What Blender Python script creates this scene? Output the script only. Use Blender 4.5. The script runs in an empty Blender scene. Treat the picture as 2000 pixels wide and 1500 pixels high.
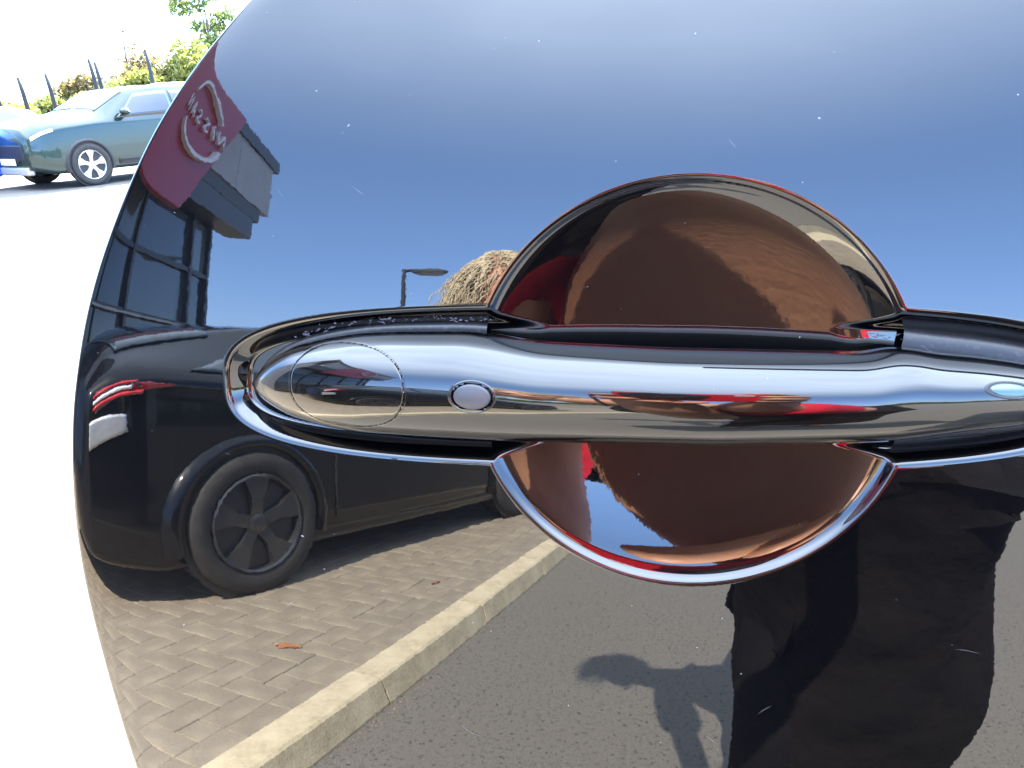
import bpy, bmesh, math, random
import numpy as np
from mathutils import Vector, Matrix
random.seed(7); rng = np.random.default_rng(7)
C = bpy.context.scene.collection
R = math.radians
sc = bpy.context.scene

# ------------------------------------------------------------------ camera
CAM_Z = 1.2
PITCH, YAW, ROLL = R(-21.5), R(12), R(2.5)
fwd = Vector((-math.sin(YAW)*math.cos(PITCH), math.cos(YAW)*math.cos(PITCH), math.sin(PITCH)))
rt = fwd.cross(Vector((0, 0, 1))).normalized(); upv = rt.cross(fwd)
cr, sr = math.cos(ROLL), math.sin(ROLL)
cam_r = rt*cr - upv*sr; cam_u = upv*cr + rt*sr
cam = bpy.data.cameras.new('camera'); camo = bpy.data.objects.new('camera', cam); C.objects.link(camo)
cam.sensor_width = 36; cam.lens = 36*1444/2000; cam.clip_start = 0.01; cam.clip_end = 2000
CAM = Vector((0, 0, CAM_Z))
camo.matrix_world = Matrix(((cam_r.x, cam_u.x, -fwd.x, CAM.x), (cam_r.y, cam_u.y, -fwd.y, CAM.y), (cam_r.z, cam_u.z, -fwd.z, CAM.z), (0, 0, 0, 1)))
sc.camera = camo

# ------------------------------------------------------------------ light
SUN = Vector((-0.12, 1.0, 1.0)).normalized()            # towards the sun: high, behind the open door
sl = bpy.data.lights.new('sun', 'SUN'); sl.energy = 4.2; sl.angle = R(0.53); sl.color = (1.0, 0.93, 0.80)
so = bpy.data.objects.new('sun', sl); C.objects.link(so)
so.rotation_euler = SUN.to_track_quat('Z', 'Y').to_euler(); so.location = (0, 0, 30)
w = bpy.data.worlds.new('World'); sc.world = w; w.use_nodes = True
nt = w.node_tree; nt.nodes.clear()
sky = nt.nodes.new('ShaderNodeTexSky'); sky.sky_type = 'NISHITA'; sky.sun_disc = False
sky.sun_elevation = math.asin(SUN.z); sky.sun_rotation = math.atan2(SUN.x, SUN.y)
sky.air_density = 1.0; sky.dust_density = 0.15; sky.ozone_density = 3.0
bg = nt.nodes.new('ShaderNodeBackground'); bg.inputs['Strength'].default_value = 0.09
# pale veil painted into the sky towards the zenith, standing in for lens glare
geo = nt.nodes.new('ShaderNodeTexCoord')
mp = nt.nodes.new('ShaderNodeMapping'); mp.inputs['Scale'].default_value = (1.1, 2.0, 2.6)
nz = nt.nodes.new('ShaderNodeTexNoise'); nz.inputs['Scale'].default_value = 1.3; nz.inputs['Detail'].default_value = 5
sep = nt.nodes.new('ShaderNodeSeparateXYZ')
mr = nt.nodes.new('ShaderNodeMapRange'); mr.interpolation_type = 'SMOOTHSTEP'
mr.inputs['From Min'].default_value = 0.33; mr.inputs['From Max'].default_value = 0.75
mr.inputs['To Min'].default_value = 0.0; mr.inputs['To Max'].default_value = 0.78
mu = nt.nodes.new('ShaderNodeMath'); mu.operation = 'MULTIPLY'
mr2 = nt.nodes.new('ShaderNodeMapRange'); mr2.inputs['From Min'].default_value = 0.3; mr2.inputs['From Max'].default_value = 0.7
mr2.inputs['To Min'].default_value = 0.65; mr2.inputs['To Max'].default_value = 1.0
mx = nt.nodes.new('ShaderNodeMix'); mx.data_type = 'RGBA'; mx.inputs[7].default_value = (9.0, 10.8, 13.5, 1)
L = nt.links.new
L(geo.outputs['Generated'], sep.inputs[0]); L(geo.outputs['Generated'], mp.inputs[0]); L(mp.outputs[0], nz.inputs['Vector'])
L(sep.outputs['Z'], mr.inputs['Value']); L(nz.outputs['Fac'], mr2.inputs['Value'])
L(mr.outputs[0], mu.inputs[0]); L(mr2.outputs[0], mu.inputs[1]); L(mu.outputs[0], mx.inputs[0])
mr3 = nt.nodes.new('ShaderNodeMapRange'); mr3.inputs['From Max'].default_value = .4      # deeper blue low in the sky
mh = nt.nodes.new('ShaderNodeMix'); mh.data_type = 'RGBA'; mh.inputs[6].default_value = (.40, .51, .84, 1); mh.inputs[7].default_value = (.90, .95, 1.06, 1)
mm_ = nt.nodes.new('ShaderNodeMix'); mm_.data_type = 'RGBA'; mm_.blend_type = 'MULTIPLY'; mm_.inputs[0].default_value = 1
L(sep.outputs['Z'], mr3.inputs['Value']); L(mr3.outputs[0], mh.inputs[0]); L(sky.outputs[0], mm_.inputs[6]); L(mh.outputs[2], mm_.inputs[7])
L(mm_.outputs[2], mx.inputs[6]); L(mx.outputs[2], bg.inputs['Color'])
wo = nt.nodes.new('ShaderNodeOutputWorld'); L(bg.outputs[0], wo.inputs[0])
sc.view_settings.view_transform = 'Standard'; sc.view_settings.look = 'None'
sc.view_settings.gamma = 1; sc.view_settings.use_curve_mapping = False
sc.view_settings.exposure = 3.78
sc.cycles.max_bounces = 10; sc.cycles.glossy_bounces = 8; sc.cycles.sample_clamp_indirect = 12

# ------------------------------------------------------------------ helpers
def link(o, parent=None):
    C.objects.link(o)
    if parent is not None: o.parent = parent
    return o
def thing(name, label, cat, loc=(0, 0, 0), rz=0, group=None, mat=None):
    o = bpy.data.objects.new(name, None); C.objects.link(o)
    o.empty_display_size = .1
    o.location = loc; o.rotation_euler = (0, 0, rz)
    if mat is not None: o.matrix_world = mat
    o['label'] = label; o['category'] = cat
    if group: o['group'] = group
    return o
def tag(o, label, cat, group=None):
    o['label'] = label; o['category'] = cat
    if group: o['group'] = group
    return o
def mesh(name, verts, faces, m, parent=None, smooth=False, loc=None):
    me = bpy.data.meshes.new(name); me.from_pydata([tuple(v) for v in verts], [], faces); me.update()
    if m: me.materials.append(m)
    if smooth: me.shade_smooth()
    o = bpy.data.objects.new(name, me)
    if loc: o.location = loc
    return link(o, parent)
def npmesh(name, V, Q, m, parent=None, normals=None, smooth=True):
    V = np.asarray(V, np.float32); Q = np.asarray(Q, np.int32)
    me = bpy.data.meshes.new(name)
    me.vertices.add(len(V)); me.vertices.foreach_set('co', V.ravel())
    k = Q.shape[1]
    me.loops.add(Q.size); me.loops.foreach_set('vertex_index', Q.ravel())
    me.polygons.add(len(Q)); me.polygons.foreach_set('loop_start', np.arange(0, Q.size, k, dtype=np.int32))
    me.update(calc_edges=True); me.validate()
    if m: me.materials.append(m)
    if smooth: me.shade_smooth()
    if normals is not None:
        me.normals_split_custom_set_from_vertices(np.asarray(normals, np.float32))
    o = bpy.data.objects.new(name, me)
    return link(o, parent)
def gridq(nr, nc, wrap=False):
    i = np.arange(nr-1)[:, None]; j = np.arange(nc if wrap else nc-1)[None, :]
    j2 = (j+1) % nc
    return np.stack([i*nc+j, i*nc+j2, (i+1)*nc+j2, (i+1)*nc+j], -1).reshape(-1, 4)
def box(x0, x1, y0, y1, z0, z1):
    v = [(x, y, z) for z in (z0, z1) for y in (y0, y1) for x in (x0, x1)]
    f = [(0, 2, 3, 1), (4, 5, 7, 6), (0, 1, 5, 4), (2, 6, 7, 3), (0, 4, 6, 2), (1, 3, 7, 5)]
    return v, f
def joinvf(L):
    V, F = [], []
    for v, f in L:
        n = len(V); V += list(v); F += [tuple(a+n for a in q) for q in f]
    return V, F
def bevel(o, wd, seg=2):
    b = o.modifiers.new('bevel', 'BEVEL'); b.width = wd; b.segments = seg; b.limit_method = 'ANGLE'
    return o
def tube(pts, r, n=8, caps=True):
    pts = [Vector(p) for p in pts]; rr = r if isinstance(r, (list, tuple)) else [r]*len(pts)
    V, F = [], []
    for i, p in enumerate(pts):
        d = (pts[min(i+1, len(pts)-1)]-pts[max(i-1, 0)]).normalized()
        a = d.orthogonal().normalized() if i == 0 else (a-d*a.dot(d)).normalized()
        b = d.cross(a)
        for k in range(n):
            t = 2*math.pi*k/n; V.append(p+(a*math.cos(t)+b*math.sin(t))*rr[i])
    for i in range(len(pts)-1):
        for k in range(n):
            F.append((i*n+k, i*n+(k+1) % n, (i+1)*n+(k+1) % n, (i+1)*n+k))
    if caps: F.append(tuple(range(n))[::-1]); F.append(tuple((len(pts)-1)*n+k for k in range(n)))
    return V, F
def sstep(x): x = np.clip(x, 0, 1); return x*x*(3-2*x)

# ------------------------------------------------------------------ materials
def pmat(name, col, rough=.6, metal=0., spec=.5, ior=1.5, coat=0., coat_rough=.02, coat_ior=1.5, noise=None, bump=None, rand=0., emit=None):
    m = bpy.data.materials.new(name); m.use_nodes = True; n = m.node_tree; b = n.nodes['Principled BSDF']
    b.inputs['Base Color'].default_value = (*col, 1); b.inputs['Roughness'].default_value = rough
    b.inputs['Metallic'].default_value = metal; b.inputs['Specular IOR Level'].default_value = spec; b.inputs['IOR'].default_value = ior
    b.inputs['Coat Weight'].default_value = coat; b.inputs['Coat Roughness'].default_value = coat_rough; b.inputs['Coat IOR'].default_value = coat_ior
    tc = n.nodes.new('ShaderNodeTexCoord')
    src = None
    if noise:      # (scale, colour2, contrast lo, hi [, scale2, colour3])
        t = n.nodes.new('ShaderNodeTexNoise'); t.inputs['Scale'].default_value = noise[0]; t.inputs['Detail'].default_value = 6; t.inputs['Roughness'].default_value = .65
        n.links.new(tc.outputs['Object'], t.inputs['Vector'])
        r_ = n.nodes.new('ShaderNodeMapRange'); r_.inputs['From Min'].default_value = noise[2]; r_.inputs['From Max'].default_value = noise[3]
        n.links.new(t.outputs['Fac'], r_.inputs['Value'])
        x = n.nodes.new('ShaderNodeMix'); x.data_type = 'RGBA'; x.inputs[6].default_value = (*col, 1); x.inputs[7].default_value = (*noise[1], 1)
        n.links.new(r_.outputs[0], x.inputs[0]); src = x.outputs[2]
        if len(noise) > 4:
            t2 = n.nodes.new('ShaderNodeTexNoise'); t2.inputs['Scale'].default_value = noise[4]; t2.inputs['Detail'].default_value = 3
            n.links.new(tc.outputs['Object'], t2.inputs['Vector'])
            r2 = n.nodes.new('ShaderNodeMapRange'); r2.inputs['From Min'].default_value = noise[6]; r2.inputs['From Max'].default_value = noise[7]
            n.links.new(t2.outputs['Fac'], r2.inputs['Value'])
            x2 = n.nodes.new('ShaderNodeMix'); x2.data_type = 'RGBA'; x2.inputs[7].default_value = (*noise[5], 1)
            n.links.new(r2.outputs[0], x2.inputs[0]); n.links.new(src, x2.inputs[6]); src = x2.outputs[2]
    if rand:
        oi = n.nodes.new('ShaderNodeObjectInfo'); hs = n.nodes.new('ShaderNodeHueSaturation')
        r3 = n.nodes.new('ShaderNodeMapRange'); r3.inputs['To Min'].default_value = 1-rand; r3.inputs['To Max'].default_value = 1+rand
        n.links.new(oi.outputs['Random'], r3.inputs['Value']); n.links.new(r3.outputs[0], hs.inputs['Value'])
        if src: n.links.new(src, hs.inputs['Color'])
        else: hs.inputs['Color'].default_value = (*col, 1)
        src = hs.outputs[0]
    if src: n.links.new(src, b.inputs['Base Color'])
    if bump:       # (scale, distance[, detail])
        t = n.nodes.new('ShaderNodeTexNoise'); t.inputs['Scale'].default_value = bump[0]; t.inputs['Detail'].default_value = bump[2] if len(bump) > 2 else 3
        n.links.new(tc.outputs['Object'], t.inputs['Vector'])
        bp = n.nodes.new('ShaderNodeBump'); bp.inputs['Strength'].default_value = 1; bp.inputs['Distance'].default_value = bump[1]
        n.links.new(t.outputs['Fac'], bp.inputs['Height']); n.links.new(bp.outputs[0], b.inputs['Normal'])
        if coat: n.links.new(bp.outputs[0], b.inputs['Coat Normal'])
    if emit: b.inputs['Emission Color'].default_value = (*emit[0], 1); b.inputs['Emission Strength'].default_value = emit[1]
    return m
# clear lacquer over near-black base: reflections come from the coat, a faint broad lobe from wash marks
m_paint = pmat('gloss_black_paint', (.0008, .0009, .0014), .35, spec=.03, coat=1, coat_rough=.012, coat_ior=1.85, bump=(420, 2.2e-6, 2))
m_handle = pmat('gloss_black_handle', (.0008, .0008, .001), .26, spec=.10, coat=1, coat_rough=.03, coat_ior=1.76, bump=(500, 1.2e-6, 2))
m_rubber = pmat('black_rubber', (.012, .012, .014), .42, spec=.6, noise=(700, (.05, .05, .055), .55, .75), bump=(900, 4e-5))
m_button = pmat('satin_silver', (.055, .055, .063), .35, metal=0, spec=.5)
m_dust = pmat('pale_dust', (.30, .31, .33), .7)
m_blackplastic = pmat('black_plastic', (.018, .018, .02), .45)
m_glass = pmat('dark_car_glass', (.012, .02, .028), .03, coat=1, coat_ior=1.6)
m_tyre = pmat('tyre_rubber', (.022, .021, .02), .75, noise=(25, (.05, .045, .038), .45, .8))
m_alloy = pmat('alloy', (.55, .56, .58), .28, metal=.8)
m_alloydk = pmat('dark_alloy', (.05, .052, .058), .25, metal=.6, coat=.6)
m_red = pmat('red_lens', (.16, .006, .01), .12, coat=1)
m_redhot = pmat('red_lens_bright', (.5, .015, .02), .15, coat=1)
m_clear = pmat('clear_lens', (.75, .77, .8), .08, coat=1)
m_white = pmat('white_paint', (.8, .8, .8), .35, coat=.5)

# ------------------------------------------------------------------ ground
PX, PY = -0.90, -2.0                                   # kerb back line passes here
KD = Vector((.152, -.988, 0)).normalized(); KN = Vector((KD.y*-1, KD.x, 0)) * 1     # KN points to the road (+x)
ROAD = -.10
m_asphalt = pmat('asphalt', (.115, .104, .090), .9, noise=(260, (.24, .215, .18), .48, .72, 2.2, (.135, .12, .10), .42, .7), bump=(320, .004))
Vg = [(-700, -700, ROAD), (700, -700, ROAD), (700, 700, ROAD), (-700, 700, ROAD)]
_n = m_asphalt.node_tree; _b = _n.nodes['Principled BSDF']; _src = _b.inputs['Base Color'].links[0].from_socket
_v = _n.nodes.new('ShaderNodeTexNoise'); _v.inputs['Scale'].default_value = 60; _v.inputs['Detail'].default_value = 4; _v.inputs['Roughness'].default_value = .8
_tc = _n.nodes.new('ShaderNodeTexCoord'); _n.links.new(_tc.outputs['Object'], _v.inputs['Vector'])
_r = _n.nodes.new('ShaderNodeMapRange'); _r.inputs['From Min'].default_value = .55; _r.inputs['From Max'].default_value = .63; _n.links.new(_v.outputs['Fac'], _r.inputs['Value'])
_x = _n.nodes.new('ShaderNodeMix'); _x.data_type = 'RGBA'; _x.inputs[7].default_value = (.026, .026, .024, 1)
_n.links.new(_r.outputs[0], _x.inputs[0]); _n.links.new(_src, _x.inputs[6]); _n.links.new(_x.outputs[2], _b.inputs['Base Color'])
g = mesh('ground', Vg, [(0, 1, 2, 3)], m_asphalt); g['kind'] = 'structure'
KM = Matrix(((KN.x, KD.x, 0, -0.90), (KN.y, KD.y, 0, -2.0), (0, 0, 1, 0), (0, 0, 0, 1)))
m_paver = pmat('concrete_block', (.21, .172, .128), .88, noise=(60, (.17, .14, .105), .4, .75, 6, (.28, .235, .17), .45, .75), bump=(180, .002), rand=.07)
m_joint = pmat('joint_sand', (.165, .137, .10), .95)
m_kerb = pmat('kerb_concrete', (.46, .385, .25), .85, noise=(40, (.30, .25, .16), .35, .75, 7, (.52, .44, .30), .4, .7), bump=(120, .0015))
# pavement: local x = distance to the road side (negative = onto the pavement), local y = along the kerb away from the viewer
pav = mesh('pavement', *box(-16, -.003, -2.35, 22, -.4, -.005), m_joint); pav.matrix_world = KM; pav['kind'] = 'structure'
def pavervf(lx, ly, h=.012):
    a, b, c = lx/2, ly/2, .003
    v = [(-a, -b, -.02), (a, -b, -.02), (a, b, -.02), (-a, b, -.02), (-a, -b, -c), (a, -b, -c), (a, b, -c), (-a, b, -c),
         (-a+c, -b+c, 0), (a-c, -b+c, 0), (a-c, b-c, 0), (-a+c, b-c, 0)]
    f = [(0, 1, 5, 4), (1, 2, 6, 5), (2, 3, 7, 6), (3, 0, 4, 7), (4, 5, 9, 8), (5, 6, 10, 9), (6, 7, 11, 10), (7, 4, 8, 11), (8, 9, 10, 11)]
    return v, f
v0, f0 = pavervf(.1985, .0985)
pm = bpy.data.meshes.new('paver'); pm.from_pydata(v0, [], f0); pm.materials.append(m_paver)
cells = []
for j in range(-26, 100):                                # herringbone at 90 degrees
    for i in range(-40, 1):
        k = (i - j) % 4
        if k == 0: cells.append((i*.1+.1, j*.1+.05, 0))    # lies along local x
        elif k == 3: cells.append((i*.1+.05, j*.1+.1, 1))
occ = set()
for j in range(-26, 100):
    for i in range(-40, 0):
        k = (i-j) % 4
        if k == 0 and i+1 <= -2: occ |= {(i, j), (i+1, j)}
        if k == 3 and i <= -2: occ |= {(i, j), (i, j+1)}
halves = [(i*.1+.05, j*.1+.05, 0) for j in range(-22, 90) for i in (-3, -2) if (i, j) not in occ]
cells = [c for c in cells if -3.9 < c[0] < (-.19 if not c[2] else -.14) and -2.3 < c[1] < 9]
halves = [c for c in halves if -2.3 < c[1] < 9]; cells += [(-.052, -2.3+.2*k+.1, 1) for k in range(56)]
def wp(c): return KM @ Vector((c[0], c[1], 0))
cells.sort(key=lambda c: (wp(c)-Vector((-.9, -1.5, 0))).length)
near, far = cells[:300], cells[300:]
for c in near:
    o = bpy.data.objects.new('paver', pm); link(o, pav)
    o.location = (c[0], c[1], random.uniform(-.0012, .0008)); o.rotation_euler = (random.uniform(-.008, .008), random.uniform(-.008, .008), c[2]*math.pi/2+random.uniform(-.006, .006))
parts = []
vh, fh = pavervf(.097, .097)
for c in halves: z = random.uniform(-.0012, .0008); parts.append(([(x+c[0], y+c[1], zz+z) for x, y, zz in vh], fh))
for c in far:
    z = random.uniform(-.0012, .0008); s90 = c[2]
    parts.append(([((x if not s90 else -y)+c[0], (y if not s90 else x)+c[1], zz+z) for x, y, zz in v0], f0))
o = mesh('paver_field', *joinvf(parts), m_paver, pav); o['kind'] = 'stuff'
# border course of pavers next to the kerb
# kerb stones, half battered profile, each its own piece
kerb = bpy.data.objects.new('kerb', None); link(kerb); kerb.matrix_world = KM; kerb['kind'] = 'structure'
prof = [(-.002, -.3), (-.002, .004), (.004, .009), (.112, .009), (.122, .001), (.150, -.090), (.152, ROAD-.1), (.158, -.3)]
Lk = .905
Vk = [(x, y, z) for y in (0, Lk) for x, z in prof]; nk = len(prof)
Fk = [(i, i+1, i+1+nk, i+nk) for i in range(nk-1)]+[tuple(range(nk))[::-1], tuple(range(nk, 2*nk))]
km = bpy.data.meshes.new('kerb_stone'); km.from_pydata(Vk, [], Fk); km.materials.append(m_kerb); 
bmk = bmesh.new(); bmk.from_mesh(km); bmesh.ops.recalc_face_normals(bmk, faces=bmk.faces); bmk.to_mesh(km); bmk.free()
for k in range(-2, 22):
    o = bpy.data.objects.new('kerb_stone', km); link(o, kerb)
    o.location = (random.uniform(-.002, .002), -.665+.3+k*.915, random.uniform(-.003, .001)); o.rotation_euler = (0, 0, random.uniform(-.002, .002))
# sand and small weeds where the kerb meets the road
sv = []
for k in range(150):
    y = random.gauss(-.35, .16) if k < 240 else random.uniform(-1.5, 6); x = .162+abs(random.gauss(0, .025)); s_ = random.uniform(.001, .0035)
    sv.append(([(x-s_, y-s_, ROAD+.001), (x+s_, y-s_*.6, ROAD+.001), (x+s_*.3, y+s_, ROAD+.001), (x, y, ROAD+s_)], [(0, 1, 3), (1, 2, 3), (2, 0, 3)]))
m_grit = pmat('kerb_grit', (.20, .17, .12), .9, rand=.2)
o = mesh('grit', *joinvf(sv), m_grit, kerb); o['kind'] = 'stuff'
# rusty leaf litter on the paving
m_leaf = pmat('dry_leaf', (.26, .10, .04), .8, rand=.2)
for c in ((-.33, -.30, .05, .5, 'larger'), (-.22, .75, .03, 1.4, 'smaller')):
    n_ = 9; vs = [(0, 0, .004)]+[(c[2]*math.cos(t*2*math.pi/n_)*(1+.35*math.sin(t*3.3)), .45*c[2]*math.sin(t*2*math.pi/n_)*(1+.3*math.cos(t*2.1)), .003+.004*(t % 2)) for t in range(n_)]
    o = mesh('dry_leaf', vs, [(0, 1+t, 1+(t+1) % n_) for t in range(n_)], m_leaf)
    o.matrix_world = KM @ Matrix.Translation((c[0], c[1], .001)) @ Matrix.Rotation(c[3], 4, 'Z')
    tag(o, f'{c[4]} brown dry leaf lying on the block paving by the kerb', 'leaf')

# ------------------------------------------------------------------ the open door
AL = R(11.3)
DO = CAM + fwd*.2
DM = Matrix(((1, 0, 0, DO.x), (0, math.sin(AL), -math.cos(AL), DO.y), (0, math.cos(AL), math.sin(AL), DO.z), (0, 0, 0, 1)))
door = thing('car_door', 'glossy black car door swung open, mirroring street and sky, with curved rear edge', 'car door', mat=DM)
edge = np.array([(60, 205), (18, 172), (-20.9, 144.9), (-38.7, 132.3), (-56.0, 117.7), (-74.0, 102.3), (-85.0, 93.1), (-94.3, 83.5), (-104.5, 71.5), (-112.0, 60.6), (-122.5, 42.5), (-129.8, 27.9), (-135.2, 14.8), (-139.7, 0.3), (-143.1, -12.0), (-145.3, -24), (-147.5, -41.2), (-148.4, -57.4), (-148.2, -71.1), (-147.1, -87.1), (-145.3, -104.5), (-143.0, -124.8), (-140.3, -145.9), (-130, -200), (-108, -260), (-55, -370), (10, -460), (60, -525)])[::-1]/1000
RV, RU = 1.5, 3.0
def sdf_scoop(u, v):
    f = np.sqrt(((u-.0452)/.0560)**2+((v+.0003)/.0538)**2)
    return f
def sdf_rec(u, v):
    vc = -.0011+(u+.010)*.0234
    a = np.where(u < .010, .0965, .134)
    x = np.abs((u-.010)/a); y = np.abs((v-vc)/.0216)
    f = (x**3+y**3)**(1/3)+1e-9
    fx = (x/f)**2/a; fy = (y/f)**2/.0216
    return (1-f)/np.sqrt(fx**2+fy**2+1)          # distance inside, metres
def softramp(d, w, r):
    """0 outside, rising linearly to 1 over width w with rounded corners of size r"""
    def sp(x): return np.where(x > r, x, np.where(x < -r, 0, (x+r)**2/(4*r)))
    return (sp(d)-sp(d-w))/w
def hgt(u, v):
    base = -v**2/(2*RV)-u**2/(2*RU)
    f = sdf_scoop(u, v); d_s = (1-f)*.055
    
    lip = softramp(d_s, .0016, .0007)*.0010
    # soften the bowl's top edge
    k = .0009
    sp = np.where(d_s > k, d_s, np.where(d_s < -k, 0, (d_s+k)**2/(4*k)))
    f2 = 1-sp/.055
    ff = np.clip(f2, 0, 1); bowl = .0084*(1-ff**2)+.0008*(1-ff**9)+.0010*(1-ff**70)+lip*.1
    d_r = sdf_rec(u, v)
    rec = .0050*softramp(d_r, .0052, .0011)
    kk = .0012                                        # smooth maximum of the two hollows
    h = np.clip(.5+.5*(bowl-rec)/kk, 0, 1)
    hol = rec*(1-h)+bowl*h+kk*h*(1-h)
    return base-hol
def egu(v): return np.interp(v, edge[:, 1], edge[:, 0])
# smooth the edge curve
_vv = np.linspace(edge[0, 1], edge[-1, 1], 1400); _uu = np.interp(_vv, edge[:, 1], edge[:, 0])
ker = np.hanning(61); ker /= ker.sum(); _up = np.convolve(np.pad(_uu, 30, mode='reflect', reflect_type='odd'), ker, 'valid')
def egu(v): return np.interp(v, _vv, _up)
vrow = np.concatenate([np.arange(-.52, -.16, .006), np.arange(-.16, -.0601, .0008), np.arange(-.06, .0600, .00038), np.arange(.06, .115, .0008), np.arange(.115, .200, .006)]); vrow = vrow[np.concatenate([[True], np.diff(vrow) > .0003])]
def ucol(v):
    e = egu(v)
    return e
NS1 = np.array([0, .0002, .0005, .0009, .0014, .002, .003, .0045])      # hem zone offsets from the edge
uu_in = np.concatenate([np.arange(-.100, .135, .00042), np.arange(.135, .98, .012)])
cols = []
X_IN = np.concatenate([np.linspace(-.1435, -.1004, 96), uu_in]); X0 = X_IN[0]
for v in vrow:
    e = egu(v); s0 = e+NS1[-1]+.0004
    st = s0+(X_IN-X0)*(.98-s0)/(.98-X0)
    w_ = sstep((X_IN+.02)/.12)                       # towards the handle the columns keep their places
    cols.append(np.concatenate([e+NS1, st if s0 > -.04 else st*(1-w_)+X_IN*w_]))
U = np.array(cols); Vv = np.repeat(vrow[:, None], U.shape[1], 1)
def surf(U, Vv):
    e = egu(Vv); d = U-e
    rr = .0016
    x = np.clip(1-d/rr, 0, 1)
    hem = rr*(1-np.sqrt(np.clip(1-x**2*.96, 0.0, 1)))
    rol = .00035*np.exp(-np.clip(d, 0, 1)/.004)         # slight draw-in before the hem
    return hgt(U, Vv)-hem-rol
H = surf(U, Vv)
ep = 4e-5
hx = (surf(U+ep, Vv)-surf(U-ep, Vv))/(2*ep); hy = (surf(U, Vv+ep)-surf(U, Vv-ep))/(2*ep)
# near the hem clamp the finite difference inside the sheet
N = np.stack([-hx, -hy, np.ones_like(hx)], -1); N /= np.linalg.norm(N, axis=-1, keepdims=True)
P = np.stack([U, Vv, H], -1)
nr, nc = U.shape
panel = npmesh('outer_panel', P.reshape(-1, 3), gridq(nr, nc), m_paint, door, N.reshape(-1, 3))
# folded hem and the body of the door behind the skin
e = egu(vrow); hz = surf(np.array([egu(v) for v in vrow]), vrow)
hem = []
for du, dz in ((0, 0), (-.0004, -.0006), (0, -.0014), (.0012, -.0018), (.012, -.0020), (.016, -.006), (.018, -.050), (.06, -.075)):
    hem.append(np.stack([e+du, vrow, hz+dz], -1))
npmesh('hem_flange', np.stack(hem, 1).reshape(-1, 3), gridq(len(vrow), len(hem)), m_paint, door)
inner = mesh('inner_trim', *joinvf([box(.09, .98, -.50, .195, -.105, -.078)]), pmat('door_trim_fabric', (.03, .03, .032), .8), door); bevel(inner, .01)
o = mesh('belt_strip', *box(.06, .98, .1975, .208, -.030, -.004), m_blackplastic, door); bevel(o, .002)
# handle -------------------------------------------------------------
top_t = np.array([(-77.0, -2.2), (-75.8, .0), (-72.5, 3.9), (-67.5, 7.0), (-61.6, 9.4), (-51.5, 11.8), (-42, 13.3), (-32.3, 14.0), (-11.5, 14.6), (-3.5, 13.9), (3, 12.9), (9.0, 12.1), (40.3, 11.3), (86.8, 11.4), (92.2, 12.6), (97, 12.6), (103, 11.6), (112.6, 10.8), (119.0, 10.0), (126, 8.8), (132, 7.0), (136.5, 4.6), (139, 1.4)])
bot_t = np.array([(-77.0, -2.6), (-75.8, -4.6), (-72.5, -7.9), (-63.7, -11.6), (-52.5, -13.6), (-40.3, -14.6), (-5.0, -14.5), (53.5, -12.9), (94.0, -9.8), (110.0, -7.0), (120.0, -5.8), (128, -4.4), (134.5, -2.2), (139, 1.0)])
nu = 560
uh = np.concatenate([-.077+.024*(np.linspace(0, 1, 90)**1.6), np.linspace(-.053, .1265, nu-180+2)[1:-1], .139-.0125*(np.linspace(1, 0, 90)**1.6)])
def smi(tab, u, k=25):
    x = np.linspace(tab[0, 0], tab[-1, 0], 900); y = np.interp(x, tab[:, 0], tab[:, 1])
    kk = np.hanning(k); kk /= kk.sum(); ys = np.convolve(np.pad(y, k//2, mode='edge'), kk, 'valid')
    w_ = np.clip(np.minimum(x-x[0], x[-1]-x)/8, 0, 1); ys = ys*w_+y*(1-w_)
    return np.interp(u*1000, x, ys)/1000
tp = smi(top_t, uh, 41); bt = smi(bot_t, uh, 41)
vc = (tp+bt)/2; hb = np.maximum((tp-bt)/2, 1e-5)
uk = (uh-.031)/.1082
apex = -.0005+.0190*np.clip(1-np.abs(uk)**3.2, 0, 1)**.62                # height of the front face over the door skin
zb = -.0035+.0065*np.clip(1-np.abs(uk)**4, 0, 1)
nth = 150
th = np.linspace(0, 2*math.pi, nth, endpoint=False)
front = (th <= math.pi)
cs = np.cos(th); sn = np.sin(th)
cc = np.sign(cs)*np.abs(cs)**.86; ss = np.where(front, np.abs(sn)**.92, -np.abs(sn)**.8)
VH = vc[:, None]+hb[:, None]*cc[None, :]
dep = np.where(front[None, :], (apex-zb)[:, None], np.minimum(.0045, hb*.5)[:, None])
ZH = zb[:, None]+dep*ss[None, :]
UH = np.repeat(uh[:, None], nth, 1)
def cov_f(u, v):      # the lock cover outline
    x = (u+.0412)/.0166; xx = np.where(x < 0, x/1.10, x*1.0)
    y = (v-.0002)/(.0112-.0006*x)
    return (np.abs(xx)**2.35+np.abs(y)**2.35)**(1/2.35)
def but_f(u, v): return np.sqrt(((u+.0066)/.0056)**2+((v+.0003)/.0038)**2)
def groove(d, wd, dp): return dp*np.exp(-(d/wd)**2)
frm = np.repeat(front[None, :], len(uh), 0)
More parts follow.
